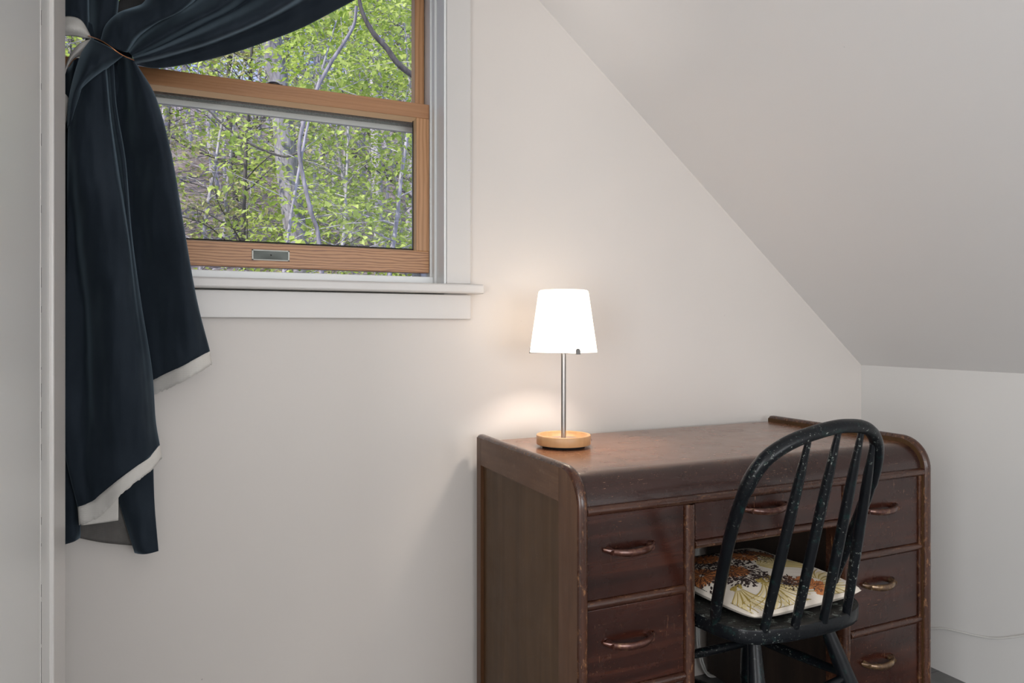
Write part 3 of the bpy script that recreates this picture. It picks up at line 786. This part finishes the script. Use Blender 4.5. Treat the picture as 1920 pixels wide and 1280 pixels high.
swag = [
 [(255,114,.07),(300,118,.055),(400,100,.05),(500,68,.05),(600,25,.05),(760,-75,.05)],
 [(256,121,.10),(302,127,.085),(400,109,.075),(500,77,.075),(600,34,.075),(770,-70,.075)],
 [(254,119,.11),(300,119,.10),(400,95,.092),(500,58,.092),(598,12,.092),(745,-90,.09)],
 [(253,118,.12),(300,110,.105),(400,80,.100),(500,38,.100),(590,-12,.10),(720,-100,.10)],
 [(252,116,.135),(300,105,.145),(400,74,.158),(500,30,.165),(582,-24,.165),(690,-112,.16)],
 [(250,112,.142),(300,96,.155),(400,56,.162),(480,18,.162),(555,-33,.16),(650,-120,.16)],
 [(249,107,.128),(302,86,.124),(385,45,.118),(455,8,.118),(520,-45,.12),(610,-130,.12)],
 [(246,103,.140),(290,79,.152),(352,45,.165),(415,12,.168),(475,-40,.165),(560,-130,.16)],
 [(243,100,.137),(274,70,.135),(325,36,.138),(380,6,.138),(440,-45,.138),(520,-135,.138)],
 [(240,98,.118),(262,68,.105),(305,36,.100),(356,9,.10),(415,-48,.10),(490,-140,.10)],
 [(234,97,.145),(256,65,.158),(294,41,.168),(342,15,.170),(392,-45,.165),(455,-140,.16)],
 [(222,94,.152),(238,55,.165),(268,30,.170),(310,8,.170),(350,-45,.165),(405,-140,.16)],
 [(205,86,.150),(214,46,.155),(240,25,.155),(285,4,.155),(320,-50,.15),(365,-150,.145)],
 [(190,76,.130),(199,47,.130),(224,24,.128),(268,7,.125),(300,-50,.12),(335,-150,.12)],
 [(192,73,.095),(208,45,.080),(236,20,.08),(280,0,.08),(310,-50,.08),(345,-150,.08)]]
ROD_Z = 2.125
def rodv(u, d=.10):                                   # pixel row of the rod above pixel column u
    q = at(u, 0, -d); r_ = ray(u, 0); return HOR - (ROD_Z - EYE[2]) * FPX / ((-d - EYE[1]) / r_[1])
for i, rl in enumerate(swag):
    u_ = 905 - 500 * i / (len(swag) - 1)
    rl.append((u_, rodv(u_), (.085, .115)[i % 2]))
cloth(swag, 'swag', M_velvet, ct, 84, 8)
rod = empty('curtain_rod', (.14, -.10, ROD_Z)); tag(rod, 'slim dark curtain rod across the top of the window', 'curtain rod')
MB().tube([(-.46, -.10, ROD_Z), (.70, -.10, ROD_Z)], .007, 14).build('rod', M_steeld, rod)
for x_ in (-.43, .665): MB().tube([(x_, -.10, ROD_Z), (x_, 0, ROD_Z)], .005, 10).build('bracket', M_steeld, rod)
# upright folds above the tie
up_ = [
 [(104,40,.06),(103,-40,.06),(100,-180,.06)], [(122,33,.085),(121,-40,.085),(118,-180,.085)], [(148,37,.100),(146,-40,.105),(142,-180,.11)],
 [(163,60,.095),(162,-30,.095),(160,-180,.095)], [(169,70,.06),(167,-30,.055),(168,-180,.05)], [(175,72,.095),(180,-20,.100),(182,-180,.10)],
 [(188,76,.110),(200,-10,.112),(206,-180,.11)], [(204,66,.100),(219,-5,.100),(232,-180,.10)], [(206,60,.07),(223,-10,.06),(240,-180,.06)]]
for i, rl in enumerate(up_): rl[-1] = (rl[-1][0], rodv(rl[-1][0]), (.085, .115)[i % 2])
cloth(up_, 'upper_folds', M_velvet, ct, 40, 8)
r_ = [[(200,72,.055),(215,20,.05),(240,-60,.05),(260,-180,.05)], [(240,60,.06),(262,15,.058),(290,-60,.058),(310,-180,.058)], [(280,45,.05),(320,-5,.05),(350,-60,.05),(380,-180,.05)]]
for rl in r_: rl[-1] = (rl[-1][0], rodv(rl[-1][0]), .085)
rows = cloth(r_, 'lining', M_lining2, ct, 30, 8); 
# right-hand lobe
lobe = [
 [(222,106,.085),(214,200,.075),(224,330,.065),(240,470,.06),(262,600,.055),(281,716,.05)],
 [(234,107,.105),(238,200,.090),(250,330,.080),(268,470,.078),(288,600,.075),(306,703,.07)],
 [(241,107,.128),(256,190,.128),(278,320,.118),(300,460,.112),(320,585,.105),(338,688,.098)],
 [(248,110,.140),(275,185,.150),(303,300,.145),(327,440,.136),(348,570,.124),(368,672,.108)],
 [(252,114,.132),(287,182,.138),(317,290,.134),(341,430,.125),(363,560,.112),(388,661,.094)],
 [(253,118,.115),(291,182,.112),(321,290,.108),(345,430,.100),(368,560,.090),(393,658,.080)],
 [(251,122,.085),(284,188,.075),(314,300,.065),(338,436,.06),(361,565,.056),(387,660,.052)]]
rw = cloth(lobe, 'side_fold', M_velvet, ct, 80, 9)
hem(rw[-1], [(4, 27), (4, 28), (4, 28), (4, 27), (4, 25), (4, 24), (4, 22)], 'hem', ct)
# front fall
front = [
 [(156,150,.09),(138,225,.080),(136,330,.075),(136,450,.065),(130,580,.06),(127,720,.06),(130,835,.06),(152,948,.065)],
 [(148,156,.125),(130,225,.120),(127,330,.112),(127,450,.100),(123,580,.090),(120,720,.085),(124,845,.085),(147,950,.09)],
 [(155,158,.125),(139,228,.138),(138,335,.130),(144,452,.098),(156,580,.085),(160,720,.085),(158,820,.092),(172,940,.10)],
 [(162,154,.128),(150,228,.148),(152,335,.150),(160,452,.135),(172,580,.118),(178,720,.112),(180,805,.115),(192,924,.112)],
 [(172,147,.130),(168,228,.152),(178,335,.156),(190,452,.158),(203,580,.155),(212,715,.148),(216,800,.142),(224,898,.130)],
 [(188,134,.128),(194,226,.140),(208,332,.150),(224,445,.158),(236,565,.158),(250,695,.152),(256,785,.145),(262,870,.130)],
 [(196,129,.128),(205,226,.136),(219,331,.143),(237,444,.148),(250,562,.145),(266,692,.140),(272,782,.134),(279,858,.122)],
 [(200,127,.100),(209,225,.103),(225,330,.112),(241,442,.128),(255,560,.130),(273,690,.126),(280,780,.122),(288,848,.115)],
 [(207,120,.122),(214,210,.126),(231,310,.128),(244,436,.122),(260,560,.116),(280,690,.110),(287,780,.106),(296,838,.104)],
 [(212,113,.115),(218,200,.112),(235,302,.108),(246,434,.100),(263,562,.095),(284,692,.090),(291,786,.088),(299,835,.09)],
 [(210,112,.085),(212,200,.08),(228,305,.072),(240,436,.066),(256,565,.062),(276,695,.06),(284,788,.06),(292,840,.062)]]
rw = cloth(front, 'front_fold', M_velvet, ct, 100, 8)
hem(rw[-1], [(1, 30), (3, 34), (6, 34), (8, 33), (2, 30), (0, 29), (1, 27), (3, 25), (4, 24), (4, 24), (4, 22)], 'hem', ct, d=.002)
# curled corner of the front hem
cl = [[(152,984,.085),(188,952,.09),(222,925,.09)], [(154,984,.082),(190,965,.080),(222,950,.080)], [(156,984,.080),(190,980,.075),(222,975,.075)]]
P = [[at(p.x, p.y, -p.z) for p in r] for r in loft(cl, 20, 5)]
b = MB(); b.grid(P); b.build('hem', M_hem, ct, solid=.0015, fix=False)
# cloth crossing over just below the tie
cross = [
 [(176,72,.10),(158,98,.10),(143,140,.095),(131,190,.09),(127,240,.09)],
 [(172,73,.120),(154,100,.125),(140,140,.122),(129,190,.118),(127,240,.115)],
 [(184,78,.145),(166,104,.160),(149,142,.158),(136,185,.148),(131,235,.135)],
 [(200,86,.158),(182,108,.175),(160,140,.170),(144,172,.156),(138,210,.138)],
 [(216,95,.158),(198,113,.172),(174,136,.165),(155,158,.150),(148,180,.135)],
 [(230,103,.145),(206,120,.150),(180,138,.148),(156,160,.138),(149,172,.125)],
 [(228,106,.115),(206,124,.115),(182,142,.110),(160,162,.105),(153,172,.10)]]
cloth(cross, 'crossing_fold', M_velvet, ct, 40, 8)
# left edge panel close to the wall
left = [
 [(96,110,.04),(96,400,.04),(96,700,.04),(96,1021,.04)],
 [(124,128,.055),(116,400,.06),(114,700,.06),(112,1022,.06)],
 [(140,112,.075),(138,400,.075),(136,700,.07),(136,1016,.07)],
 [(152,108,.055),(152,400,.055),(152,700,.05),(150,1008,.05)]]
cloth(left, 'left_fold', M_velvet, ct, 60, 8)
# back corner hanging lowest
back = [
 [(196,850,.045),(224,942,.045),(253,1036,.05)], [(212,850,.055),(238,942,.06),(262,1038,.065)],
 [(245,850,.06),(264,942,.07),(276,1038,.075)], [(284,842,.055),(288,942,.06),(296,1033,.065)], [(280,842,.04),(284,942,.04),(290,1033,.045)]]
cloth(back, 'back_fold', M_velvet, ct, 30, 8)
cloth([[(128,930,.035),(136,970,.035),(148,1008,.035)], [(190,930,.042),(192,970,.042),(194,1017,.042)], [(252,930,.034),(254,970,.034),(256,1023,.034)]], 'grey_lining', M_lining, ct, 16, 8)
# curled white selvedge at the far left edge
for q, nm in (
 ([[(108,34,.10),(132,31,.105),(153,39,.105),(168,64,.10)], [(106,52,.115),(132,50,.125),(154,55,.12),(170,69,.11)], [(104,70,.105),(132,67,.11),(154,70,.11),(171,73,.105)]], 'a'),
 ([[(171,73,.105),(152,80,.10),(135,98,.095),(123,125,.09),(114,165,.085)], [(167,84,.10),(148,94,.105),(134,108,.10),(123,132,.095),(116,162,.09)], [(158,104,.09),(142,107,.095),(130,119,.09),(122,138,.088),(118,158,.085)]], 'b'),
 ([[(108,170,.085),(122,176,.09),(130,190,.09),(127,215,.085),(120,245,.08)], [(106,185,.09),(118,190,.095),(125,203,.095),(122,225,.09),(118,250,.085)], [(104,205,.08),(113,207,.085),(119,215,.085),(119,235,.08),(116,260,.08)]], 'c')):
    P = [[at(p.x, p.y, -p.z) for p in r] for r in loft(q, 26, 6)]
    b = MB(); b.grid(P); tag(b.build('hem', M_hem, ct, solid=.0014, fix=False), 'frayed cream linen hem')
cloth([[(166,62,.05),(200,80,.05),(245,106,.05)], [(160,85,.075),(200,100,.075),(248,114,.075)], [(150,130,.085),(200,150,.085),(256,150,.085)], [(140,200,.07),(200,220,.07),(270,200,.07)]], 'gathered_back', M_velvet, ct, 20, 8)
cloth([[(150,30,.075),(185,52,.085),(232,70,.085)], [(160,60,.09),(200,80,.11),(245,98,.11)], [(160,80,.07),(205,98,.09),(250,116,.09)]], 'gathered_back', M_velvet, ct, 20, 8)
# copper wire tie
w = [(150, 58, .05), (160, 64, .09), (171, 69, .128), (187, 75, .170), (205, 86, .184), (218, 96, .184), (229, 103, .174), (244, 110, .155), (256, 114, .125), (258, 112, .08), (235, 95, .03), (190, 72, .02), (150, 58, .05)]
tie = MB().tube([at(p.x, p.y, -p.z) for p in crom(w, 70)], .0011, 8).build('curtain_tie', M_copper)
tag(tie, 'thin copper wire tied round the gathered navy curtain', 'curtain tie')

# ------------------------------------------------------------------ the woods outside
def GH(x, y):                                       # hillside height
    return -3.2 + max(0, y - 3.0) * .36 + .35 * sin(x * .35) + .25 * sin(y * .5 + x * .2)
g = MB(); nx, ny = 60, 60
g.grid([[(-45 + 105 * i / nx, 2.0 + 75 * j / ny, GH(-45 + 105 * i / nx, 2.0 + 75 * j / ny)) for i in range(nx + 1)] for j in range(ny + 1)])
struct(g.build('hillside_ground', M_litter))

def leafmesh(mb, p, size, rnd):
    # one folded leaf, pointed at both ends
    d = Vector((rnd.uniform(-1, 1), rnd.uniform(-1, 1), rnd.uniform(-.9, .35))).normalized()
    n = Vector((rnd.uniform(-.7, .7), rnd.uniform(-.9, .3), 1)).normalized(); s = d.cross(n)
    if s.length < .1: return
    s.normalize(); n = s.cross(d)
    w = size * .34
    v = [p, p + d * size * .45 + s * w + n * size * .08, p + d * size, p + d * size * .45 - s * w + n * size * .08]
    mb.add(v, [(0, 1, 2), (0, 2, 3)])
def limb(p0, d, length, r0, rnd, wob=.12, n=8, r1=.25, grav=0.0):
    pts = [p0]; d = d.normalized(); st = length / n
    for i in range(n):
        d = (d + Vector((rnd.uniform(-wob, wob), rnd.uniform(-wob, wob), rnd.uniform(-wob, wob) + grav))).normalized()
        pts.append(pts[-1] + d * st)
    return pts, [r0 * (1 - (1 - r1) * i / n) for i in range(n + 1)]
def tree_proto(seed, h, r, nb, bl, nl, ls, leafm, barkm, b0=.12, lean=(0, 0), trunk_seg=10):
    rnd = random.Random(seed)
    t = MB(); l = MB()
    tp, tr = limb(Vector((0, 0, -.3)), Vector((lean[0], lean[1], 1)), h, r, rnd, .05, 14, .18)
    t.tube(tp, tr, trunk_seg)
    for k in range(nb):
        f = b0 + (1 - b0) * (k + rnd.random()) / nb
        i = min(int(f * 14), 13); p = tp[i].lerp(tp[i + 1], f * 14 - i)
        a = rnd.uniform(0, 2 * pi); ln = bl * (1.15 - .7 * f) * rnd.uniform(.6, 1.2)
        bp_, br_ = limb(p, Vector((cos(a), sin(a), rnd.uniform(.15, .8))), ln, tr[i] * .42, rnd, .2, 7, .2, -.02)
        t.tube(bp_, br_, 5)
        for q in range(6):
            j = rnd.randint(2, 6); d = Vector((rnd.uniform(-1, 1), rnd.uniform(-1, 1), rnd.uniform(-.4, .6)))
            sp, sr = limb(bp_[j], d, ln * rnd.uniform(.25, .5), br_[j] * .5, rnd, .28, 5, .3)
            t.tube(sp, sr, 4, caps=False)
            for m in range(nl):
                c = sp[rnd.randint(1, 5)] + Vector((rnd.gauss(0, 1), rnd.gauss(0, 1), rnd.gauss(0, .6))) * ls * 1.7
                leafmesh(l, c, ls * rnd.uniform(.7, 1.25), rnd)
    root = empty('leafy_tree', (0, 0, 0))
    t.build('trunk', barkm, root, fix=False); l.build('leaves', leafm, root, fix=False)
    return root
def copy_tree(o):
    c = o.copy(); COL.objects.link(c)
    for ch in o.children:
        k = ch.copy(); COL.objects.link(k); k.parent = c
    return c
def place(o, x, y, rz, s, label, cat, group=None):
    o.location = (x, y, GH(x, y)); o.rotation_euler = (0, 0, rz); o.scale = (s, s, s); tag(o, label, cat, group)
saps = [tree_proto(21, 8.5, .045, 32, 2.1, 13, .10, M_leaf, M_bark), tree_proto(22, 7.5, .04, 32, 2.2, 13, .10, M_leaf, M_bark), tree_proto(23, 8.0, .05, 28, 2.3, 7, .11, M_leaf2, M_barkd)]
bigs = [tree_proto(31, 17, .16, 34, 3.4, 4, .14, M_leaf2, M_bark, .25), tree_proto(32, 18, .12, 34, 3.2, 6, .14, M_leaf, M_bark, .2), tree_proto(33, 15, .08, 30, 3.2, 1, .13, M_leaf2, M_bark, .15), tree_proto(34, 16, .10, 36, 3.0, 3, .13, M_leaf2, M_barkd, .12)]
rnd = random.Random(77)
first = {}
def use(proto):
    if id(proto) in first: return copy_tree(proto)
    first[id(proto)] = 1; return proto
# young leafy trees close to the house, X as a fraction of the distance
near = [(8.6, .135, 1), (9.0, .30, 0), (10.0, .20, 1), (11.0, .36, 0), (11.5, .08, 2), (12.0, .26, 1), (12.5, .00, 1), (13.5, .14, 0), (14.0, .33, 1), (14.5, -.08, 2), (15.0, .22, 0), (10.5, -.16, 2), (10.0, .46, 1), (16.0, .05, 0), (16.5, .40, 0), (13.0, -.24, 0), (13.0, .52, 1), (10, -.34, 0), (12, -.42, 1), (9.2, -.26, 1), (14, -.52, 0), (16, -.36, 1), (11, -.56, 0)]
for d, f, k in near:
    place(use(saps[k]), f * d, d, rnd.uniform(0, 6.28), rnd.uniform(.9, 1.15), 'young tree with fresh yellow-green spring leaves outside the window', 'tree', 'young leafy trees outside the window')
k = 0
for i in range(110):
    d = 17 + 42 * ((i + rnd.random()) / 110) ** 1.1
    f = rnd.uniform(-.36, .56)
    o = use(bigs[rnd.choice([0, 1, 2, 3, 2, 1])])
    place(o, f * d, d, rnd.uniform(0, 6.28), rnd.uniform(.8, 1.2), 'tall grey-trunked tree standing further up the wooded hillside', 'tree', 'tall trees on the wooded hillside')
# the trunks and limbs that stand out in the photograph
def one_limb(name, pts, rads, mat, label, cat):
    P = [at(u, v, Y) for u, v, Y in pts]
    c = crom([tuple(p) for p in P], 40); n = len(rads); rr = []
    for i in range(40):
        t = i / 39 * (n - 1); a = min(int(t), n - 2); rr.append(rads[a] * (1 - t + a) + rads[a + 1] * (t - a))
    return tag(MB().tube(c, rr, 12).build(name, mat, None, fix=False), label, cat)
one_limb('tree_trunk', [(572, 1010, 10.4), (564, 600, 10.4), (554, 440, 10.4), (540, 330, 10.4), (531, 230, 10.4), (518, 130, 10.4), (504, 40, 10.4), (486, -80, 10.4), (474, -260, 10.4)], [.20, .17, .15], M_barkm, 'thickest pale grey tree trunk left of the window centre', 'tree')
one_limb('bent_limb', [(668, 12, 6.6), (664, 45, 6.6), (645, 80, 6.6), (625, 110, 6.6), (600, 155, 6.6), (585, 190, 6.6), (568, 235, 6.6), (561, 280, 6.6), (570, 340, 6.6), (584, 400, 6.6), (598, 450, 6.6), (606, 600, 6.6), (606, 1060, 6.6)], [.018, .020, .022, .023, .024, .03], M_barkm, 'thin pale crooked tree stem leaning across both panes', 'tree')
one_limb('dark_limb', [(672, -10, 6.8), (680, 25, 6.8), (700, 62, 6.8), (725, 90, 6.8), (745, 118, 6.8), (775, 142, 6.8), (830, 175, 6.8), (900, 240, 6.8), (930, 400, 6.8), (940, 1060, 6.8)], [.020, .032, .036, .04, .045], M_barkd, 'dark diagonal tree limb behind the upper right pane', 'branch')
one_limb('drooping_limb', [(380, 195, 9), (420, 235, 9), (470, 270, 9), (530, 293, 9), (562, 285, 9)], [.012, .016, .018], M_barkd, 'thin dark limb sagging across the lower pane toward the pale stem', 'branch')
